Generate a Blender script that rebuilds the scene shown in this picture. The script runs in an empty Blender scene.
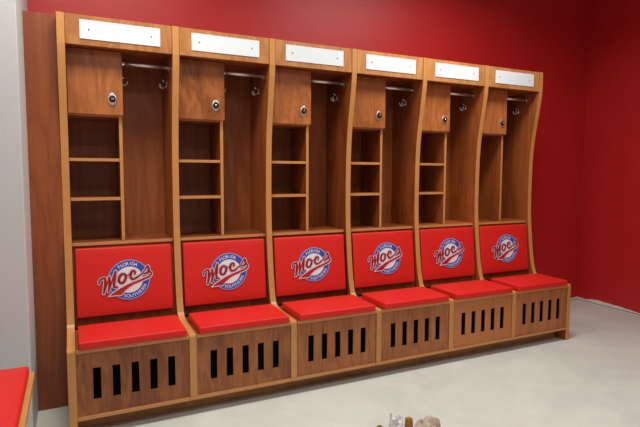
import bpy, bmesh, math, random
from mathutils import Vector, Matrix, noise

S = bpy.context.scene
COL = S.collection

# ------------------------------------------------------------------ camera
cd = bpy.data.cameras.new('camera'); cam = bpy.data.objects.new('camera', cd); COL.objects.link(cam)
R = Vector((0.89903, -0.43786, 0.00345)); U = Vector((0.03072, 0.07094, 0.99701)); F = Vector((0.4368, 0.89624, -0.07723))
cam.matrix_world = Matrix(((R.x, U.x, -F.x, 0.02443), (R.y, U.y, -F.y, -2.80692), (R.z, U.z, -F.z, 1.35996), (0, 0, 0, 1)))
cd.sensor_width = 36; cd.lens = 511.127 * 36 / 640; cd.clip_start = .05; cd.shift_y = -.5 / 640
S.camera = cam

# ------------------------------------------------------------------ world, lamps, exposure
w = bpy.data.worlds.new('world'); S.world = w; w.use_nodes = True
w.node_tree.nodes['Background'].inputs[0].default_value = (.75, .85, 1, 1)
w.node_tree.nodes['Background'].inputs[1].default_value = .05
CEIL = 3.30
def area(name, loc, sx, sy, power, col):
    l = bpy.data.lights.new(name, 'AREA'); l.shape = 'RECTANGLE'; l.size = sx; l.size_y = sy
    l.energy = power; l.color = col
    o = bpy.data.objects.new(name, l); COL.objects.link(o); o.location = loc; l.spread = math.radians(160)
    return o
LAMPS = [(.3, -.45, 33, (.98, 1, .90)), (2.6, -.45, 35, (.97, 1, .95)),
         (.3, -2.4, 15, (.98, 1, .93)), (2.6, -2.4, 15, (.96, 1, .98)),
         (1.2, -5.6, 26, (.95, 1, .99))]
for x, y, p, c in LAMPS:
    area('ceiling_lamp', (x, y, CEIL - .04), 1.15, .55, p, c)
S.view_settings.view_transform = 'Standard'; S.view_settings.look = 'None'
S.view_settings.exposure = .25; S.view_settings.gamma = 1; S.view_settings.use_curve_mapping = False

# ------------------------------------------------------------------ materials
def lin(r, g, b):
    f = lambda c: (c / 255 / 12.92) if c / 255 <= .04045 else ((c / 255 + .055) / 1.055) ** 2.4
    return (f(r), f(g), f(b), 1)
def mat(name, rgb, rough=.5, metal=0, spec=.5, bump=0, bscale=200, var=0, vscale=2.0):
    m = bpy.data.materials.new(name); m.use_nodes = True; nt = m.node_tree; N = nt.nodes; L = nt.links
    b = N['Principled BSDF']; b.inputs['Base Color'].default_value = lin(*rgb)
    b.inputs['Roughness'].default_value = rough; b.inputs['Metallic'].default_value = metal
    b.inputs['Specular IOR Level'].default_value = spec
    tc = N.new('ShaderNodeTexCoord')
    if var:
        n = N.new('ShaderNodeTexNoise'); n.inputs['Scale'].default_value = vscale; n.inputs['Detail'].default_value = 6
        L.new(tc.outputs['Object'], n.inputs['Vector'])
        r = N.new('ShaderNodeValToRGB'); r.color_ramp.elements[0].position = .3; r.color_ramp.elements[1].position = .7
        a = lin(*rgb)
        r.color_ramp.elements[0].color = tuple(c * (1 - var) for c in a[:3]) + (1,)
        r.color_ramp.elements[1].color = tuple(min(1, c * (1 + var)) for c in a[:3]) + (1,)
        L.new(n.outputs['Fac'], r.inputs['Fac']); L.new(r.outputs['Color'], b.inputs['Base Color'])
    if bump:
        n = N.new('ShaderNodeTexNoise'); n.inputs['Scale'].default_value = bscale; n.inputs['Detail'].default_value = 3
        L.new(tc.outputs['Object'], n.inputs['Vector'])
        bp = N.new('ShaderNodeBump'); bp.inputs['Strength'].default_value = bump; bp.inputs['Distance'].default_value = .002
        L.new(n.outputs['Fac'], bp.inputs['Height']); L.new(bp.outputs['Normal'], b.inputs['Normal'])
    return m
def wood(name, dark, light, rough=.38, grain=1.0, stretch=(1, 1, .12), tone=.25, figure=.5, spec=.5):
    """cherry laminate: fine streaks along the board plus a broad cathedral figure, tone varies per board"""
    m = bpy.data.materials.new(name); m.use_nodes = True; nt = m.node_tree; N = nt.nodes; L = nt.links
    b = N['Principled BSDF']; b.inputs['Roughness'].default_value = rough; b.inputs['Specular IOR Level'].default_value = spec
    tc = N.new('ShaderNodeTexCoord'); oi = N.new('ShaderNodeObjectInfo')
    mul = N.new('ShaderNodeVectorMath'); mul.operation = 'SCALE'; mul.inputs[0].default_value = (17, 9, 23)
    L.new(oi.outputs['Random'], mul.inputs['Scale'])
    add = N.new('ShaderNodeVectorMath'); L.new(tc.outputs['Object'], add.inputs[0]); L.new(mul.outputs[0], add.inputs[1])
    mp = N.new('ShaderNodeMapping'); mp.inputs['Scale'].default_value = stretch; L.new(add.outputs[0], mp.inputs['Vector'])
    n1 = N.new('ShaderNodeTexNoise'); n1.inputs['Scale'].default_value = 6; n1.inputs['Detail'].default_value = 3
    n1.inputs['Distortion'].default_value = .8; L.new(mp.outputs[0], n1.inputs['Vector'])
    # rings of the broad figure
    w1 = N.new('ShaderNodeMath'); w1.operation = 'MULTIPLY'; w1.inputs[1].default_value = 34; L.new(n1.outputs['Fac'], w1.inputs[0])
    w2 = N.new('ShaderNodeMath'); w2.operation = 'SINE'; L.new(w1.outputs[0], w2.inputs[0])
    w3 = N.new('ShaderNodeMath'); w3.operation = 'MULTIPLY'; w3.inputs[1].default_value = .16 * figure; L.new(w2.outputs[0], w3.inputs[0])
    mp2 = N.new('ShaderNodeMapping'); mp2.inputs['Scale'].default_value = (stretch[0], stretch[1], stretch[2] * .35); L.new(add.outputs[0], mp2.inputs['Vector'])
    n2 = N.new('ShaderNodeTexNoise'); n2.inputs['Scale'].default_value = 90; n2.inputs['Detail'].default_value = 4; L.new(mp2.outputs[0], n2.inputs['Vector'])
    n3 = N.new('ShaderNodeTexNoise'); n3.inputs['Scale'].default_value = 3.2; n3.inputs['Detail'].default_value = 5; L.new(mp.outputs[0], n3.inputs['Vector'])
    s1 = N.new('ShaderNodeMath'); s1.operation = 'MULTIPLY_ADD'; s1.inputs[1].default_value = .42 * grain; L.new(n2.outputs['Fac'], s1.inputs[0]); L.new(w3.outputs[0], s1.inputs[2])
    s2 = N.new('ShaderNodeMath'); s2.operation = 'MULTIPLY_ADD'; s2.inputs[1].default_value = .5; L.new(n3.outputs['Fac'], s2.inputs[0]); L.new(s1.outputs[0], s2.inputs[2])
    s3 = N.new('ShaderNodeMath'); s3.operation = 'MULTIPLY_ADD'; s3.inputs[1].default_value = tone; L.new(oi.outputs['Random'], s3.inputs[0]); L.new(s2.outputs[0], s3.inputs[2])
    r = N.new('ShaderNodeValToRGB'); c0 = .46 + tone / 2 - .28 + .21 * (grain - 1); r.color_ramp.elements[0].position = max(0, c0); r.color_ramp.elements[1].position = min(1, c0 + .56)
    r.color_ramp.elements[0].color = lin(*dark); r.color_ramp.elements[1].color = lin(*light)
    L.new(s3.outputs[0], r.inputs['Fac']); L.new(r.outputs['Color'], b.inputs['Base Color'])
    return m

M = {}
M['cherry'] = wood('cherry_laminate', (106, 48, 18), (174, 94, 46), tone=.3)
M['front'] = wood('cherry_front_laminate', (124, 64, 28), (186, 114, 60), tone=.6, figure=.5, stretch=(1, 1, .25))
M['cherry_across_lit'] = wood('cherry_laminate_across_lit', (140, 94, 52), (182, 132, 80), stretch=(.12, 1, 1))  # kick board wood, its colour lightened to paint in bounce from the floor
M['door'] = wood('cherry_door_laminate', (122, 62, 28), (184, 110, 60), rough=.3, figure=.7, stretch=(1, 1, .3))
M['header'] = wood('cherry_header_laminate', (162, 98, 50), (206, 146, 90), tone=.4, figure=.6, stretch=(.8, 1, .35))
M['filler'] = wood('cherry_filler_laminate', (108, 46, 20), (154, 80, 40), stretch=(1, 1, .14), figure=.5, grain=.8)
M['edge'] = wood('honey_edge_banding', (184, 124, 68), (204, 144, 84), rough=.4, grain=.6, tone=.1, figure=.1)
M['red_vinyl'] = mat('red_vinyl', (212, 34, 28), .5, spec=.35, bump=.15, bscale=500)
M['red_wall'] = mat('red_wall_paint', (184, 28, 30), .46, spec=.45, bump=.12, bscale=90, var=.04, vscale=3)
M['grey_wall'] = mat('grey_wall_paint', (200, 200, 202), .6, bump=.1, bscale=90)
M['white_wall'] = mat('white_wall_paint', (222, 221, 217), .7)
M['ceiling'] = mat('ceiling_tile', (226, 225, 220), .8, bump=.4, bscale=60)
M['floor'] = mat('bare_concrete', (206, 205, 200), .62, spec=.4, bump=.25, bscale=30)
M['white_plate'] = mat('white_enamel', (224, 229, 236), .35)
M['chrome'] = mat('chrome', (225, 225, 228), .18, metal=1)
M['rod'] = mat('satin_chrome', (235, 235, 236), .3, metal=.85)
M['black'] = mat('black_plastic', (10, 10, 11), .35)
M['void'] = mat('slot_shade_black', (4, 4, 4), 1, spec=.05)  # near-black that paints the shade inside the vent slots
M['grey_metal'] = mat('brushed_screw', (120, 120, 120), .35, metal=.8)
M['plaster'] = mat('unpainted_plaster', (214, 208, 202), .85, bump=.6, bscale=60, var=.08, vscale=20)
M['gap'] = mat('dark_gap', (62, 58, 55), .9)
M['logo_white'] = mat('logo_white', (232, 226, 226), .5)
M['logo_blue'] = mat('logo_blue', (42, 72, 172), .5)
M['logo_line'] = mat('logo_light_blue', (142, 148, 204), .5)
M['logo_red'] = mat('logo_red', (178, 16, 30), .5)
M['film'] = mat('crinkled_film', (216, 214, 218), .25, var=.05, vscale=20)
M['kraft'] = mat('kraft_paper', (182, 162, 146), .75, var=.18, vscale=25, bump=.4, bscale=60)
M['amber'] = mat('amber_cardboard', (150, 108, 24), .5, var=.3, vscale=30)
# mottling of the bare concrete: trowel clouds and pale smears
nt = M['floor'].node_tree; N = nt.nodes; L = nt.links
tc = N['Texture Coordinate']; a = N.new('ShaderNodeTexNoise'); a.inputs['Scale'].default_value = 2.2; a.inputs['Detail'].default_value = 9; a.inputs['Distortion'].default_value = .9
a.inputs['Roughness'].default_value = .62
L.new(tc.outputs['Object'], a.inputs['Vector']); r = N.new('ShaderNodeValToRGB')
r.color_ramp.elements[0].position = .32; r.color_ramp.elements[1].position = .7
r.color_ramp.elements[0].color = lin(190, 190, 184); r.color_ramp.elements[1].color = lin(206, 206, 199)
L.new(a.outputs['Fac'], r.inputs['Fac']); L.new(r.outputs['Color'], N['Principled BSDF'].inputs['Base Color'])

# ------------------------------------------------------------------ mesh helpers
class MB:
    def __init__(s): s.v = []; s.f = []; s.m = []; s.mats = []
    def mi(s, m):
        if m not in s.mats: s.mats.append(m)
        return s.mats.index(m)
    def add(s, verts, faces, m):
        o = len(s.v); s.v += [tuple(v) for v in verts]; k = s.mi(m)
        for f in faces: s.f.append([o + i for i in f]); s.m.append(k)
    def box(s, x0, x1, y0, y1, z0, z1, m, front=None, bottom=None):
        vs = [(x, y, z) for z in (z0, z1) for y in (y0, y1) for x in (x0, x1)]
        fs = {'b': (0, 2, 3, 1), 't': (4, 5, 7, 6), 'f': (0, 1, 5, 4), 'k': (2, 6, 7, 3), 'l': (0, 4, 6, 2), 'r': (1, 3, 7, 5)}
        o = len(s.v); s.v += vs
        for k, f in fs.items():
            s.f.append([o + i for i in f]); s.m.append(s.mi(front if (k == 'f' and front) else m))
    def tube(s, pts, r, m, n=12, cap=True):
        pts = [Vector(p) for p in pts]; rs = r if isinstance(r, (list, tuple)) else [r] * len(pts)
        prev = None; rings = []
        for i, p in enumerate(pts):
            t = (pts[min(i + 1, len(pts) - 1)] - pts[max(i - 1, 0)]).normalized()
            if prev is None:
                a = t.orthogonal().normalized()
            else:
                a = (prev - t * prev.dot(t)).normalized()
            prev = a; b = t.cross(a)
            rings.append([p + (a * math.cos(2 * math.pi * k / n) + b * math.sin(2 * math.pi * k / n)) * rs[i] for k in range(n)])
        vs = [v for g in rings for v in g]; fs = []
        for i in range(len(rings) - 1):
            for k in range(n):
                fs.append((i * n + k, i * n + (k + 1) % n, (i + 1) * n + (k + 1) % n, (i + 1) * n + k))
        if cap: fs += [tuple(reversed(range(n))), tuple(range((len(rings) - 1) * n, len(rings) * n))]
        s.add(vs, fs, m)
    def lathe(s, prof, m, c=(0, 0, 0), axis='z', n=24, sx=1, sz=1):
        vs = []; fs = []
        for rr, h in prof:
            for k in range(n):
                a = 2 * math.pi * k / n
                if axis == 'y': vs.append((c[0] + rr * math.cos(a) * sx, c[1] - h, c[2] + rr * math.sin(a) * sz))
                else: vs.append((c[0] + rr * math.cos(a) * sx, c[1] + rr * math.sin(a), c[2] + h))
        for i in range(len(prof) - 1):
            for k in range(n): fs.append((i * n + k, i * n + (k + 1) % n, (i + 1) * n + (k + 1) % n, (i + 1) * n + k))
        fs += [tuple(range(n)), tuple(range((len(prof) - 1) * n, len(prof) * n))]
        s.add(vs, fs, m)
    def mesh(s, name, bevel=0, seg=1, smooth=False):
        me = bpy.data.meshes.new(name); me.from_pydata(s.v, [], s.f)
        for m in s.mats: me.materials.append(M[m])
        for p, k in zip(me.polygons, s.m): p.material_index = k
        bm = bmesh.new(); bm.from_mesh(me)
        bmesh.ops.recalc_face_normals(bm, faces=bm.faces)
        if bevel:
            es = [e for e in bm.edges if len(e.link_faces) == 2 and e.calc_face_angle(0) > .6]
            bmesh.ops.bevel(bm, geom=es, offset=bevel, segments=seg, profile=.5, affect='EDGES', clamp_overlap=True)
        bm.to_mesh(me); bm.free()
        if smooth:
            for p in me.polygons: p.use_smooth = True
        me.update(); return me
def obj(name, me, parent=None, label=None):
    o = bpy.data.objects.new(name, me); COL.objects.link(o)
    if parent: o.parent = parent
    if label: o['label'] = label
    return o
def tag(o, label, cat, group=None):
    o['label'] = label; o['category'] = cat
    if group: o['group'] = group
    return o
def thing(name, label, cat, loc=(0, 0, 0), rz=0, group=None):
    o = bpy.data.objects.new(name, None); COL.objects.link(o); o.empty_display_size = .1
    o.location = loc; o.rotation_euler = (0, 0, rz); return tag(o, label, cat, group)
def struct(name, mb, **k):
    o = obj(name, mb.mesh(name, **k)); o['kind'] = 'structure'; return o

# ------------------------------------------------------------------ the room
W, T, H = .61, .041, 2.2246
YW, XL, XR, XF, YF, YC = .893, -.1812, 4.9595, -1.25, -8.6, .03
m = MB(); m.box(XF, XR, YF, YW, -.08, 0, 'floor'); struct('floor', m)
m = MB(); m.box(XF, XR, YF, YW, CEIL, CEIL + .05, 'ceiling'); struct('ceiling', m)
m = MB(); m.box(XL, XR, YW, YW + .1, 0, CEIL, 'red_wall'); struct('wall_back', m)
m = MB(); m.box(XR, XR + .1, YF, YW + .1, 0, CEIL, 'red_wall'); struct('wall_right', m)
# grey pier that the alcove of lockers starts from, and the side wall behind it
m = MB(); m.box(XF, XL, YC, YW + .1, 0, CEIL, 'grey_wall'); struct('wall_alcove', m, bevel=.004, seg=2)
m = MB(); m.box(XF - .1, XF, YF, YC, 0, CEIL, 'grey_wall'); struct('wall_left', m)
m = MB(); m.box(XF, XR, YF - .1, YF, 0, CEIL, 'white_wall'); struct('wall_front', m)
# ragged unpainted foot of the red walls, with the dark joint under it
random.seed(4)
def ragged(name, pts, axis, at):
    v = []; n = 60; out = -.006
    for i in range(n + 1):
        s = i / n * (len(pts) - 1); k = min(int(s), len(pts) - 2); f = s - k
        a = pts[k][0] * (1 - f) + pts[k + 1][0] * f; h = pts[k][1] * (1 - f) + pts[k + 1][1] * f + random.uniform(-.0025, .0025)
        for z in (.006, max(.009, h)):
            for d in (0, out): v.append((at + d, a, z) if axis == 'x' else (a, at + d, z))
    f = []
    for i in range(n):
        a = 4 * i; b = a + 4
        f += [(a, b, b + 2, a + 2), (a + 1, a + 3, b + 3, b + 1), (a + 2, b + 2, b + 3, a + 3), (a, a + 1, b + 1, b)]
    f += [(0, 2, 3, 1), (4 * n, 4 * n + 1, 4 * n + 3, 4 * n + 2)]
    mb = MB(); mb.add(v, f, 'plaster'); struct(name, mb)
ragged('trim_1', [(.886, .030), (.79, .022), (.73, .040), (.656, .043), (.55, .036), (.416, .031), (.3, .022), (.214, .012), (.1, .020), (-.2, .03), (-.8, .022), (-1.4, .03)], 'x', XR)
ragged('trim_2', [(3.72, .022), (4.1, .03), (4.5, .024), (4.75, .02), (4.88, .026), (4.953, .034)], 'y', YW)
m = MB(); m.box(XR - .004, XR, YF, YW, 0, .007, 'gap'); struct('trim_3', m)
m = MB(); m.box(3.7, XR, YW - .004, YW, 0, .006, 'gap'); struct('trim_4', m)

# ------------------------------------------------------------------ locker parts (local: x across, y depth, z up)
PROF = [(0, .12), (0, .452), (.004, .4605), (.012, .4645), (.12, .466), (.22, .468), (.28, .4715), (.315, .4785), (.338, .489), (.353, .503), (.364, .533), (.379, .587), (.394, .674), (.408, .779), (.421, .900),
        (.431, 1.017), (.4345, 1.12), (.435, 1.22), (.4335, 1.352), (.4305, 1.475), (.425, 1.571), (.416, 1.657), (.403, 1.743), (.388, 1.827), (.374, 1.912), (.360, 1.998), (.354, 2.06), (.354, H)]
YB = .885
def side_mesh(full):
    top = [(YB, H), (YB, 0)]
    poly = ([(0, 0)] + PROF[1:] if full else [(.125, 0), (.125, .1105), (0, .1105)] + PROF[1:]) + top
    n = len(poly); mb = MB(); vs = [(-T / 2, y, z) for y, z in poly] + [(T / 2, y, z) for y, z in poly]
    mb.add(vs, [tuple(range(n)), tuple(range(2 * n - 1, n - 1, -1))], 'cherry')
    k = mb.mi('edge')
    for i in range(n):
        j = (i + 1) % n; o = 0
        mb.f.append([i, j, j + n, i + n]); mb.m.append(k)
    me = mb.mesh('side_panel')
    bm = bmesh.new(); bm.from_mesh(me)
    es = [e for e in bm.edges if len(e.link_faces) == 2 and e.calc_face_angle(0) > 1.2 and abs(e.verts[0].co.x - e.verts[1].co.x) < 1e-5]
    bmesh.ops.bevel(bm, geom=es, offset=.0016, segments=1, affect='EDGES'); bm.to_mesh(me); bm.free()
    return me
X0, X1 = T / 2, W - T / 2
def cushion(x0, x1, y0, y1, z0, z1, r, puff, tilt=None, rise=0):
    """upholstered pad: box with rounded rim and slightly crowned face"""
    bm = bmesh.new(); bmesh.ops.create_cube(bm, size=1)
    for v in bm.verts:
        v.co = Vector(((x0 + x1) / 2 + v.co.x * (x1 - x0), (y0 + y1) / 2 + v.co.y * (y1 - y0), (z0 + z1) / 2 + v.co.z * (z1 - z0)))
    bmesh.ops.bevel(bm, geom=list(bm.edges), offset=r, segments=4, profile=.5, affect='EDGES')
    bmesh.ops.subdivide_edges(bm, edges=[e for e in bm.edges if e.calc_length() > .1], cuts=9, use_grid_fill=True)
    for v in bm.verts:
        u = (v.co.x - x0) / (x1 - x0); u = max(0, min(1, u))
        if tilt:
            q = max(0, min(1, (v.co.z - z0) / (z1 - z0))); k = (16 * u * (1 - u) * q * (1 - q)) ** .6 if 0 < u < 1 and 0 < q < 1 else 0
            if v.co.y < (y0 + y1) / 2: v.co.y -= puff * k
            v.co.y += tilt * (v.co.z - z0) / (z1 - z0)
        else:
            q = max(0, min(1, (v.co.y - y0) / (y1 - y0))); k = (16 * u * (1 - u) * q * (1 - q)) ** .6 if 0 < u < 1 and 0 < q < 1 else 0
            if v.co.z > (z0 + z1) / 2: v.co.z += puff * k + rise * q
    me = bpy.data.meshes.new('cushion'); bm.to_mesh(me); bm.free(); me.materials.append(M['red_vinyl'])
    for p in me.polygons: p.use_smooth = True
    return me

# ---- the round team emblem
AX, BX = (0.00065298, -2.377e-05, -0.19131), (-5.735e-05, -0.00069588, 0.1705)
def cr(x, y): return (AX[0] * x + AX[1] * y + AX[2], BX[0] * x + BX[1] * y + BX[2])
STROKES = [  # centre lines with widths, in the traced sheet's units
    [(46, 258, 9), (50, 236, 13), (64, 218, 15), (82, 210, 17), (97, 212, 19)],
    [(97, 212, 20), (99, 250, 22), (94, 295, 21), (85, 338, 14)],
    [(85, 338, 9), (104, 290, 9), (118, 240, 10), (132, 200, 14)],
    [(132, 200, 19), (135, 245, 21), (132, 285, 20), (126, 322, 13)],
    [(126, 322, 9), (146, 265, 9), (163, 205, 10), (184, 150, 14)],
    [(184, 150, 18), (178, 200, 22), (172, 245, 22), (172, 272, 20), (182, 288, 16), (200, 282, 10)],
    [(262, 176, 17), (243, 172, 17), (224, 186, 20), (213, 214, 22), (216, 240, 20), (234, 250, 16), (256, 238, 18), (269, 212, 20), (272, 190, 18), (262, 176, 17)],
    [(266, 182, 10), (284, 186, 8), (300, 176, 8)],
    [(348, 170, 17), (350, 151, 15), (333, 145, 17), (317, 162, 21), (310, 187, 21), (317, 208, 19), (336, 216, 17), (360, 205, 15), (385, 188, 13), (410, 170, 12)],
    [(402, 176, 12), (432, 142, 12), (459, 102, 15), (468, 126, 20), (472, 146, 20), (455, 160, 17), (428, 170, 12)],
    [(452, 158, 12), (474, 150, 13), (490, 156, 14), (492, 172, 13), (478, 186, 13)],
]
SWOOSH = [(500, 166), (480, 178), (440, 196), (400, 214), (350, 234), (310, 250), (270, 268), (232, 290), (196, 312), (165, 332), (130, 362),
          (160, 356), (196, 352), (234, 351), (262, 318), (300, 286), (340, 262), (390, 241), (440, 219), (480, 200), (496, 186)]
def emblem_mesh():
    mb = MB()
    def place(u, v, h): return (u, -h, v)
    def disc(r, h, mname, r0=0, n=72):
        if r0:
            vs = []; fs = []
            for k in range(n):
                a = 2 * math.pi * k / n
                vs += [place(r * math.cos(a), r * math.sin(a), h), place(r0 * math.cos(a), r0 * math.sin(a), h)]
            fs = [(2 * k, 2 * k + 1, (2 * k + 3) % (2 * n), (2 * k + 2) % (2 * n)) for k in range(n)]
            mb.add(vs, fs, mname)
        else:
            mb.add([place(r * math.cos(2 * math.pi * k / n), r * math.sin(2 * math.pi * k / n), h) for k in range(n)], [tuple(range(n))], mname)
    # solid backing with its own thickness
    q = .1195; n = 72
    vs = [(q * math.cos(2 * math.pi * k / n), y, q * math.sin(2 * math.pi * k / n)) for y in (0.002, -.0010) for k in range(n)]
    mb.add(vs, [tuple(range(n)), tuple(range(2 * n - 1, n - 1, -1))] + [(k, (k + 1) % n, n + (k + 1) % n, n + k) for k in range(n)], 'logo_line')
    disc(.1165, .0013, 'logo_blue')
    disc(.1185, .0015, 'logo_line', r0=.1130)
    disc(.0800, .0015, 'logo_line')
    disc(.0765, .0018, 'logo_white')
    # curved wording
    def word(txt, a0, a1, rad, size, inward):
        cu = bpy.data.curves.new('w', 'FONT'); cu.size = size; cu.align_x = 'CENTER'; cu.offset = size * .009
        for i, ch in enumerate(txt):
            cu.body = ch; o = bpy.data.objects.new('w', cu); COL.objects.link(o)
            dg = bpy.context.evaluated_depsgraph_get(); me = o.evaluated_get(dg).to_mesh()
            a = math.radians(a0 + (a1 - a0) * i / (len(txt) - 1))
            up = Vector((math.cos(a), math.sin(a))) * (-1 if inward else 1); rt = Vector((up.y, -up.x))
            c = Vector((math.cos(a), math.sin(a))) * rad
            vs = [v.co.copy() for v in me.vertices]; fs = [tuple(p.vertices) for p in me.polygons]
            cy = size * .35
            vv = [c + rt * v.x * 1.05 + up * (v.y - cy) for v in vs]
            mb.add([place(p.x, p.y, .0019) for p in vv], fs, 'logo_white')
            o.evaluated_get(dg).to_mesh_clear(); bpy.data.objects.remove(o)
        bpy.data.curves.remove(cu)
    word('FLORIDA', 125, 65, .0962, .0265, False)
    word('SOUTHERN', 254, 333, .0962, .0265, True)
    def stroke(pts, grow, h, mname):
        P = []
        for i in range(len(pts) - 1):   # smooth with catmull-rom
            p0 = pts[max(0, i - 1)]; p1 = pts[i]; p2 = pts[i + 1]; p3 = pts[min(len(pts) - 1, i + 2)]
            for s in range(6):
                t = s / 6
                P.append(tuple(.5 * ((2 * p1[k]) + (-p0[k] + p2[k]) * t + (2 * p0[k] - 5 * p1[k] + 4 * p2[k] - p3[k]) * t * t + (-p0[k] + 3 * p1[k] - 3 * p2[k] + p3[k]) * t ** 3) for k in range(3)))
        P.append(pts[-1])
        Q = [(Vector(cr(p[0], p[1])), (p[2] / 2) * .00065 + grow) for p in P]
        for i, (c, r_) in enumerate(Q):
            n = 14; mb.add([place(c.x + r_ * math.cos(2 * math.pi * k / n), c.y + r_ * math.sin(2 * math.pi * k / n), h + i * 2e-7) for k in range(n)], [tuple(range(n))], mname)
            if i:
                d = c - Q[i - 1][0]
                if d.length < 1e-6: continue
                nn = Vector((-d.y, d.x)).normalized(); a = Q[i - 1][0]; ra = Q[i - 1][1]
                hh = h + i * 2e-7
                mb.add([place(*(a + nn * ra), hh), place(*(a - nn * ra), hh), place(*(c - nn * r_), hh), place(*(c + nn * r_), hh)], [(0, 1, 2, 3)], mname)
    def poly(pts, grow, h, mname):
        V = [Vector(cr(*p)) for p in pts]; n = len(V)
        mb.add([place(v.x, v.y, h) for v in V], [tuple(range(n))], mname)
        if grow:
            for i in range(n):
                a, b = V[i], V[(i + 1) % n]; d = b - a; nn = Vector((-d.y, d.x)).normalized() * grow
                mb.add([place(*(a + nn), h), place(*(a - nn), h), place(*(b - nn), h), place(*(b + nn), h)], [(0, 1, 2, 3)], mname)
                mb.add([place(a.x + grow * math.cos(k * .5236), a.y + grow * math.sin(k * .5236), h) for k in range(12)], [tuple(range(12))], mname)
    for g, h, mm in ((.0058, .0022, 'logo_line'), (.0038, .0026, 'logo_white'), (.0009, .0030, 'logo_red')):
        for s in STROKES: stroke(s, g, h, mm)
        poly(SWOOSH, g if g > .001 else 0, h, mm)
    me = bpy.data.meshes.new('team_emblem'); me.from_pydata(mb.v, [], mb.f)
    for k in mb.mats: me.materials.append(M[k])
    for p, k in zip(me.polygons, mb.m): p.material_index = k
    bm = bmesh.new(); bm.from_mesh(me)          # all sheets face the room
    for f in bm.faces:
        f.normal_update()
        if f.normal.y > .5 and f.calc_center_median().y < 0: f.normal_flip()
    bm.to_mesh(me); bm.free()
    return me
EMB = emblem_mesh()

def front_panel_mesh():
    """front board with five upright slots really cut through"""
    xs = [X0, *sum(([.0975 + i * .0940, .0975 + i * .0940 + .0385] for i in range(5)), []), X1]; zs = [.1105, .191, .357, .441]
    y0, y1 = .006, .024; mb = MB(); v = []; f = []
    nx, nz = len(xs), len(zs)
    for y in (y0, y1):
        for z in zs:
            for x in xs: v.append((x, y, z))
    def I(k, j, i): return k * nx * nz + j * nx + i
    hole = lambda i, j: j == 1 and i % 2 == 1
    for j in range(nz - 1):
        for i in range(nx - 1):
            if hole(i, j):
                f += [(I(0, j, i), I(0, j, i + 1), I(1, j, i + 1), I(1, j, i)), (I(0, j + 1, i), I(1, j + 1, i), I(1, j + 1, i + 1), I(0, j + 1, i + 1)),
                      (I(0, j, i), I(1, j, i), I(1, j + 1, i), I(0, j + 1, i)), (I(0, j, i + 1), I(0, j + 1, i + 1), I(1, j + 1, i + 1), I(1, j, i + 1))]
            else:
                f += [(I(0, j, i), I(0, j, i + 1), I(0, j + 1, i + 1), I(0, j + 1, i)), (I(1, j, i), I(1, j + 1, i), I(1, j + 1, i + 1), I(1, j, i + 1))]
    for i in range(nx - 1):
        f += [(I(0, 0, i), I(1, 0, i), I(1, 0, i + 1), I(0, 0, i + 1)), (I(0, nz - 1, i), I(0, nz - 1, i + 1), I(1, nz - 1, i + 1), I(1, nz - 1, i))]
    for j in range(nz - 1):
        f += [(I(0, j, 0), I(0, j + 1, 0), I(1, j + 1, 0), I(1, j, 0)), (I(0, j, nx - 1), I(1, j, nx - 1), I(1, j + 1, nx - 1), I(0, j + 1, nx - 1))]
    mb.add(v, f, 'front'); return mb.mesh('front_panel')
def bx(name, *a, bevel=.0012, **k):
    mb = MB(); mb.box(*a, **k); return mb.mesh(name, bevel=bevel)

XD0, XD1 = .2915, .3120        # divider between cubbies and hanging space
ME = dict(
    side=side_mesh(False), side_full=side_mesh(True),
    back=bx('back_panel', X0, X1, .754, .766, .46, 2.20, 'cherry', bevel=0),
    header=bx('header_panel', X0 + .001, X1 - .001, .357, .376, 2.0615, H - .001, 'header'),
    top=bx('top_board', X0, X1, .376, .754, 2.0635, 2.082, 'cherry', bevel=0),
    lower=bx('lower_shelf', X0, X1, .452, .754, .9335, .9530, 'cherry', front='edge'),
    divider=bx('divider', XD0, XD1, .470, .754, .953, 2.0635, 'cherry', front='edge'),
    backrest=None, seat=bx('seat_board', X0, X1, -.004, .372, .4415, .4630, 'cherry', front='edge'),
    kick=bx('kick_board', -T / 2, X1, .105, .1235, 0, .088, 'cherry_across_lit', bevel=0),
    kick_end=bx('kick_board', X0, X1, .105, .1235, 0, .088, 'cherry_across_lit', bevel=0),
    front=front_panel_mesh(),
    door=bx('cubby_door', X0 + .003, .3155, .4405, .4590, 1.6955, 2.0600, 'door', front=None, bevel=.0015),
)
def shelf_mesh(z): return bx('cubby_shelf', X0, XD0, .470, .754, z - .019, z, 'cherry', front='edge')
ME['cfloor'] = shelf_mesh(1.705); ME['s1'] = shelf_mesh(1.4445); ME['s2'] = shelf_mesh(1.2150)
mb = MB()   # leaning board behind the back cushion
vs = [(x, y, z) for x in (X0, X1) for y, z in ((.420, .463), (.436, .463), (.484, .9335), (.468, .9335))]
mb.add(vs, [(0, 1, 2, 3), (7, 6, 5, 4), (0, 4, 5, 1), (1, 5, 6, 2), (2, 6, 7, 3), (3, 7, 4, 0)], 'cherry'); ME['backrest'] = mb.mesh('backrest_board')
ME['seatc'] = cushion(.0355, .5735, -.016, .290, .4632, .5025, .006, .003, rise=.007)
ME['backc'] = cushion(.0345, .5720, .383, .419, .525, .9195, .006, .003, tilt=.042)
mb = MB(); mb.box(.0935, .5215, .3530, .3572, 2.0950, 2.1985, 'white_plate'); ME['plate'] = mb.mesh('name_plate', bevel=.001)
def screw(x):
    mb = MB(); mb.lathe([(.0048, -.001), (.0046, .0008), (.0036, .0020), (.0001, .0022)], 'grey_metal', (x, .3530, 2.147), 'y', 12); return mb.mesh('screw')
ME['scr'] = [screw(.140), screw(.472)]
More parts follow.
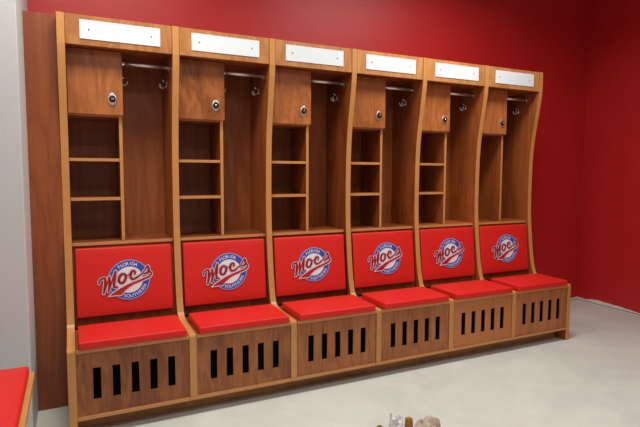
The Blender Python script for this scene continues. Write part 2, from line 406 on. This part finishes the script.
# hanging rod with flanged ends
mb = MB(); mb.tube([(XD1 + .004, .493, 2.006), (X1 - .004, .493, 2.006)], .0115, 'rod', 16); ME['rod'] = mb.mesh('hanging_rod', smooth=True)
def socket(x, s):
    mb = MB(); mb.tube([(x, .493, 2.006), (x + s * .004, .493, 2.006), (x + s * .0041, .493, 2.006), (x + s * .020, .493, 2.006)], [.017, .017, .0135, .0135], 'chrome', 16)
    mb.box(x if s > 0 else x - .003, x + .003 if s > 0 else x, .486, .500, 1.975, 1.992, 'chrome'); return mb.mesh('rod_socket')
ME['sock'] = [socket(XD1, 1), socket(X1, -1)]
def hook(x, s):
    """double coat hook on a small plate: one short upper prong, one deep lower prong"""
    mb = MB(); yc = .575
    mb.box(min(x, x + s * .003), max(x, x + s * .003), yc - .009, yc + .009, 1.895, 1.945, 'chrome')
    for dy in (-.012, .012):
        mb.tube([(x + s * .003, yc, 1.908), (x + s * .014, yc + dy * .5, 1.896), (x + s * .028, yc + dy, 1.893), (x + s * .040, yc + dy * 1.3, 1.902), (x + s * .045, yc + dy * 1.5, 1.918)], [.0038, .0036, .0034, .0034, .0046], 'rod', 8)
    mb.tube([(x + s * .003, yc, 1.930), (x + s * .018, yc, 1.934), (x + s * .030, yc, 1.948)], [.0034, .003, .0045], 'chrome', 8)
    return mb.mesh('coat_hook', smooth=True)
ME['hook'] = [hook(XD1, 1), hook(X1, -1)]
# lock: chrome lozenge plate with a black dial
mb = MB(); n = 32; vs = []
for y, k in ((.4400, 1), (.4375, 1), (.4362, .86)):
    for i in range(n):
        a = 2 * math.pi * i / n; c, s_ = math.cos(a), math.sin(a)
        rz = .035 * abs(s_) ** 1.1; vs.append((.2575 + .0225 * c * k, y, 1.787 + math.copysign(rz, s_) * k))
mb.add(vs, [tuple(range(n)), tuple(range(3 * n - 1, 2 * n - 1, -1))] + [(j * n + i, j * n + (i + 1) % n, (j + 1) * n + (i + 1) % n, (j + 1) * n + i) for j in (0, 1) for i in range(n)], 'rod')
ME['lock'] = mb.mesh('lock_plate')
mb = MB(); mb.lathe([(.0185, 0), (.0185, .010), (.0165, .0125), (.0095, .0130)], 'black', (.2575, .4365, 1.787), 'y', 28)
ME['dial'] = mb.mesh('lock_dial')
mb = MB(); mb.lathe([(.0065, 0), (.0065, .004), (.0045, .0055)], 'chrome', (.2575, .4237, 1.787), 'y', 20); ME['dialcap'] = mb.mesh('dial_cap')
def vent(i):
    x = .0975 + i * .0940; mb = MB(); mb.box(x + .0004, x + .0381, .0105, .0235, .1914, .3566, 'void'); return mb.mesh('vent_shade')  # added black block: shade of the closed base behind the slot
ME['vent'] = [vent(i) for i in range(5)]
def rail(x0, x1): return bx('base_rail', x0, x1, 0, .104, .0885, .1105, 'cherry', front='edge')
ME['rail'] = rail(-T / 2, X1); ME['rail_end'] = rail(X0, X1)

def locker(name, label, loc, first=False, last=False, shelves=True, group='wooden team lockers along the red wall'):
    t = thing(name, label, 'locker', loc, 0, group)
    obj('side_panel', ME['side_full' if first else 'side'], t)
    if last:
        o = obj('side_panel', ME['side_full'], t); o.location = (W, 0, 0)
    for nm, k in (('back_panel', 'back'), ('top_board', 'top'), ('lower_shelf', 'lower'), ('divider', 'divider'), ('backrest_board', 'backrest'),
                  ('seat_board', 'seat'), ('kick_board', 'kick_end' if first else 'kick')): obj(nm, ME[k], t)
    obj('base_rail', ME['rail_end' if first else 'rail'], t)
    hd = obj('header_panel', ME['header'], t)
    pl = obj('name_plate', ME['plate'], t, 'blank white name plate')
    for s in ME['scr']: obj('screw', s, pl)
    fp = obj('front_panel', ME['front'], t, 'board with five upright vent slots')
    for v in ME['vent']: obj('vent_shade', v, fp, 'black block standing in for the shade inside a slot')
    dr = obj('cubby_door', ME['door'], t)
    lk = obj('lock', ME['lock'], dr, 'chrome lozenge lock plate'); d = obj('lock_dial', ME['dial'], dr, 'black round dial'); obj('dial_cap', ME['dialcap'], dr, 'chrome cap')
    for k in ('cfloor', 's1', 's2') if shelves else ('cfloor',): obj('cubby_shelf', ME[k], t)
    rd = obj('hanging_rod', ME['rod'], t, 'chrome rod')
    for s in ME['sock']: obj('rod_socket', s, rd)
    for h in ME['hook']: obj('coat_hook', h, t, 'chrome coat hook')
    obj('seat_cushion', ME['seatc'], t, 'red vinyl seat pad')
    bc = obj('back_cushion', ME['backc'], t, 'red vinyl back pad with round emblem')
    e = obj('team_emblem', EMB, bc, 'round blue and white emblem crossed by red script lettering')
    e.location = (.323 - .0015, .383 + .042 * .5 - .0052, .722 + .002); e.rotation_euler = (-math.atan(.042 / .3975), 0, 0)
    return t
LB = ['wooden locker with red cushions at the left end, beside the tall plain wood board',
      'wooden locker with red cushions, second from the left end of the row',
      'wooden locker with red cushions, third from the left end of the row',
      'wooden locker with red cushions, fourth from the left, third from the right',
      'wooden locker with red cushions, next to last before the row\'s right end',
      'wooden locker at the right end of the row, its open cubby without shelves']
for i in range(6):
    locker('locker', LB[i], (i * W, 0, 0), first=(i == 0), last=(i == 5), shelves=(i < 5))

# ------------------------------------------------------------------ tall filler board at the left
mb = MB(); mb.box(XL, -T / 2, .4338, .4538, 0, 2.228, 'filler')
tag(obj('filler_board', mb.mesh('filler_board', bevel=.001)), 'tall plain cherry board standing between the grey wall and the leftmost locker', 'board')

# ------------------------------------------------------------------ padded bench in the left foreground
bx0, bx1, by0, by1 = -.66, -.149, -1.45, -.200
t = thing('padded_bench', 'low wooden bench with red cushion in the left foreground by grey wall', 'bench', (0, 0, 0))
mb = MB(); mb.box(bx0, bx1, by0, by1, .430, .4555, 'edge'); obj('seat_board', mb.mesh('seat_board', bevel=.003, seg=2), t)
obj('seat_cushion', cushion(bx0 + .01, bx1 - .019, by0 + .02, by1 - .035, .4557, .4985, .010, .004), t, 'red vinyl pad')
for y in (by0 + .20, by1 - .24):
    mb = MB(); mb.box(bx0 + .05, bx1 - .16, y - .02, y + .02, 0, .430, 'cherry'); obj('leg', mb.mesh('leg', bevel=.002), t)
mb = MB(); mb.box(bx0 + .2, bx0 + .22, by0 + .22, by1 - .26, .18, .30, 'cherry'); obj('stretcher', mb.mesh('stretcher', bevel=.002), t)

# ------------------------------------------------------------------ rubbish on the floor at the bottom edge
def crumple(name, c, size, seed, mname, sub=3, amp=.35, sharp=1.0, label='', cat=''):
    bm = bmesh.new(); bmesh.ops.create_icosphere(bm, subdivisions=sub, radius=1)
    off = Vector((seed * 7.3, seed * 3.1, seed * 1.7))
    for v in bm.verts:
        d = v.co.normalized(); n1 = noise.cell(d * 2.2 + off) * .6 + noise.ridged_multi_fractal(d * 1.3 + off, .8, 2.1, 4, 1, 2) * .4
        n2 = noise.noise(d * 4 + off)
        k = 1 - amp + amp * (n1 * .9 + n2 * .6) * sharp
        v.co = Vector((d.x * k * size[0], d.y * k * size[1], d.z * k * size[2]))
    zmin = min(v.co.z for v in bm.verts)
    for v in bm.verts: v.co.z = max(v.co.z - zmin - size[2] * .25, 0) + .001
    me = bpy.data.meshes.new(name); bm.to_mesh(me); bm.free(); me.materials.append(M[mname])
    o = obj(name, me); o.location = c
    return tag(o, label, cat)
crumple('paper_bag', (1.626, -.790, 0), (.080, .068, .076), 11, 'kraft', 3, .30, label='crumpled tan paper bag on the floor at the bottom edge', cat='bag')
# clear wrap: a few upright crinkled folds
mb = MB(); random.seed(9)
def fold(mb, x, y, h, wd, ang, lean, mname, n=7):
    vs = []; c, s = math.cos(ang), math.sin(ang)
    for j in range(5):
        q = j / 4; ww = wd * (1 - q) ** .8 + .003
        for i in range(n):
            u = (i / (n - 1) - .5) * ww; z = h * q
            d = .012 * math.sin(i * 2.1 + j) * (1 - q * .5) + lean * q
            vs.append((x + c * u - s * d, y + s * u + c * d, z + .001))
    m0 = len(vs); vs += [(v[0] - s * .0015, v[1] + c * .0015, v[2]) for v in vs]; fs = []
    for j in range(4):
        for i in range(n - 1):
            a = j * n + i; fs += [(a, a + 1, a + n + 1, a + n), (m0 + a, m0 + a + n, m0 + a + n + 1, m0 + a + 1)]
    mb.add(vs, fs, mname)
fold(mb, 1.484, -.672, .122, .020, .5, .008, 'film', 5)
spike = mb
wrap = crumple('plastic_wrap', (1.502, -.692, 0), (.046, .038, .075), 8, 'film', 3, .45, label='crinkled clear plastic wrap with a pointed tip, lying left of the tan paper bag', cat='plastic wrap')
sp = obj('film_tip', spike.mesh('film_tip'), wrap, 'thin upright tip of the film'); sp.location = (-1.502, .692, 0)
mb = MB(); v = [(-.026, -.02, 0), (.026, -.024, 0), (.03, .02, 0), (-.024, .024, 0), (-.022, -.012, .070), (.024, -.018, .064), (.026, .012, .066), (-.018, .018, .074)]
mb.add(v, [(0, 1, 2, 3), (4, 5, 6, 7), (0, 1, 5, 4), (1, 2, 6, 5), (2, 3, 7, 6), (3, 0, 4, 7)], 'amber')
o = obj('carton', mb.mesh('carton', bevel=.003)); o.location = (1.590, -.672, 0); o.scale = (.8, .8, 1.1); o.rotation_euler = (0, 0, .5)
tag(o, 'small amber carton on the floor between plastic wrap and tan paper bag', 'carton')
crumple('wrapper', (1.425, -.640, 0), (.034, .028, .052), 5, 'amber', 2, .4, label='small yellow wrapper on the floor left of the clear plastic wrap', cat='wrapper')
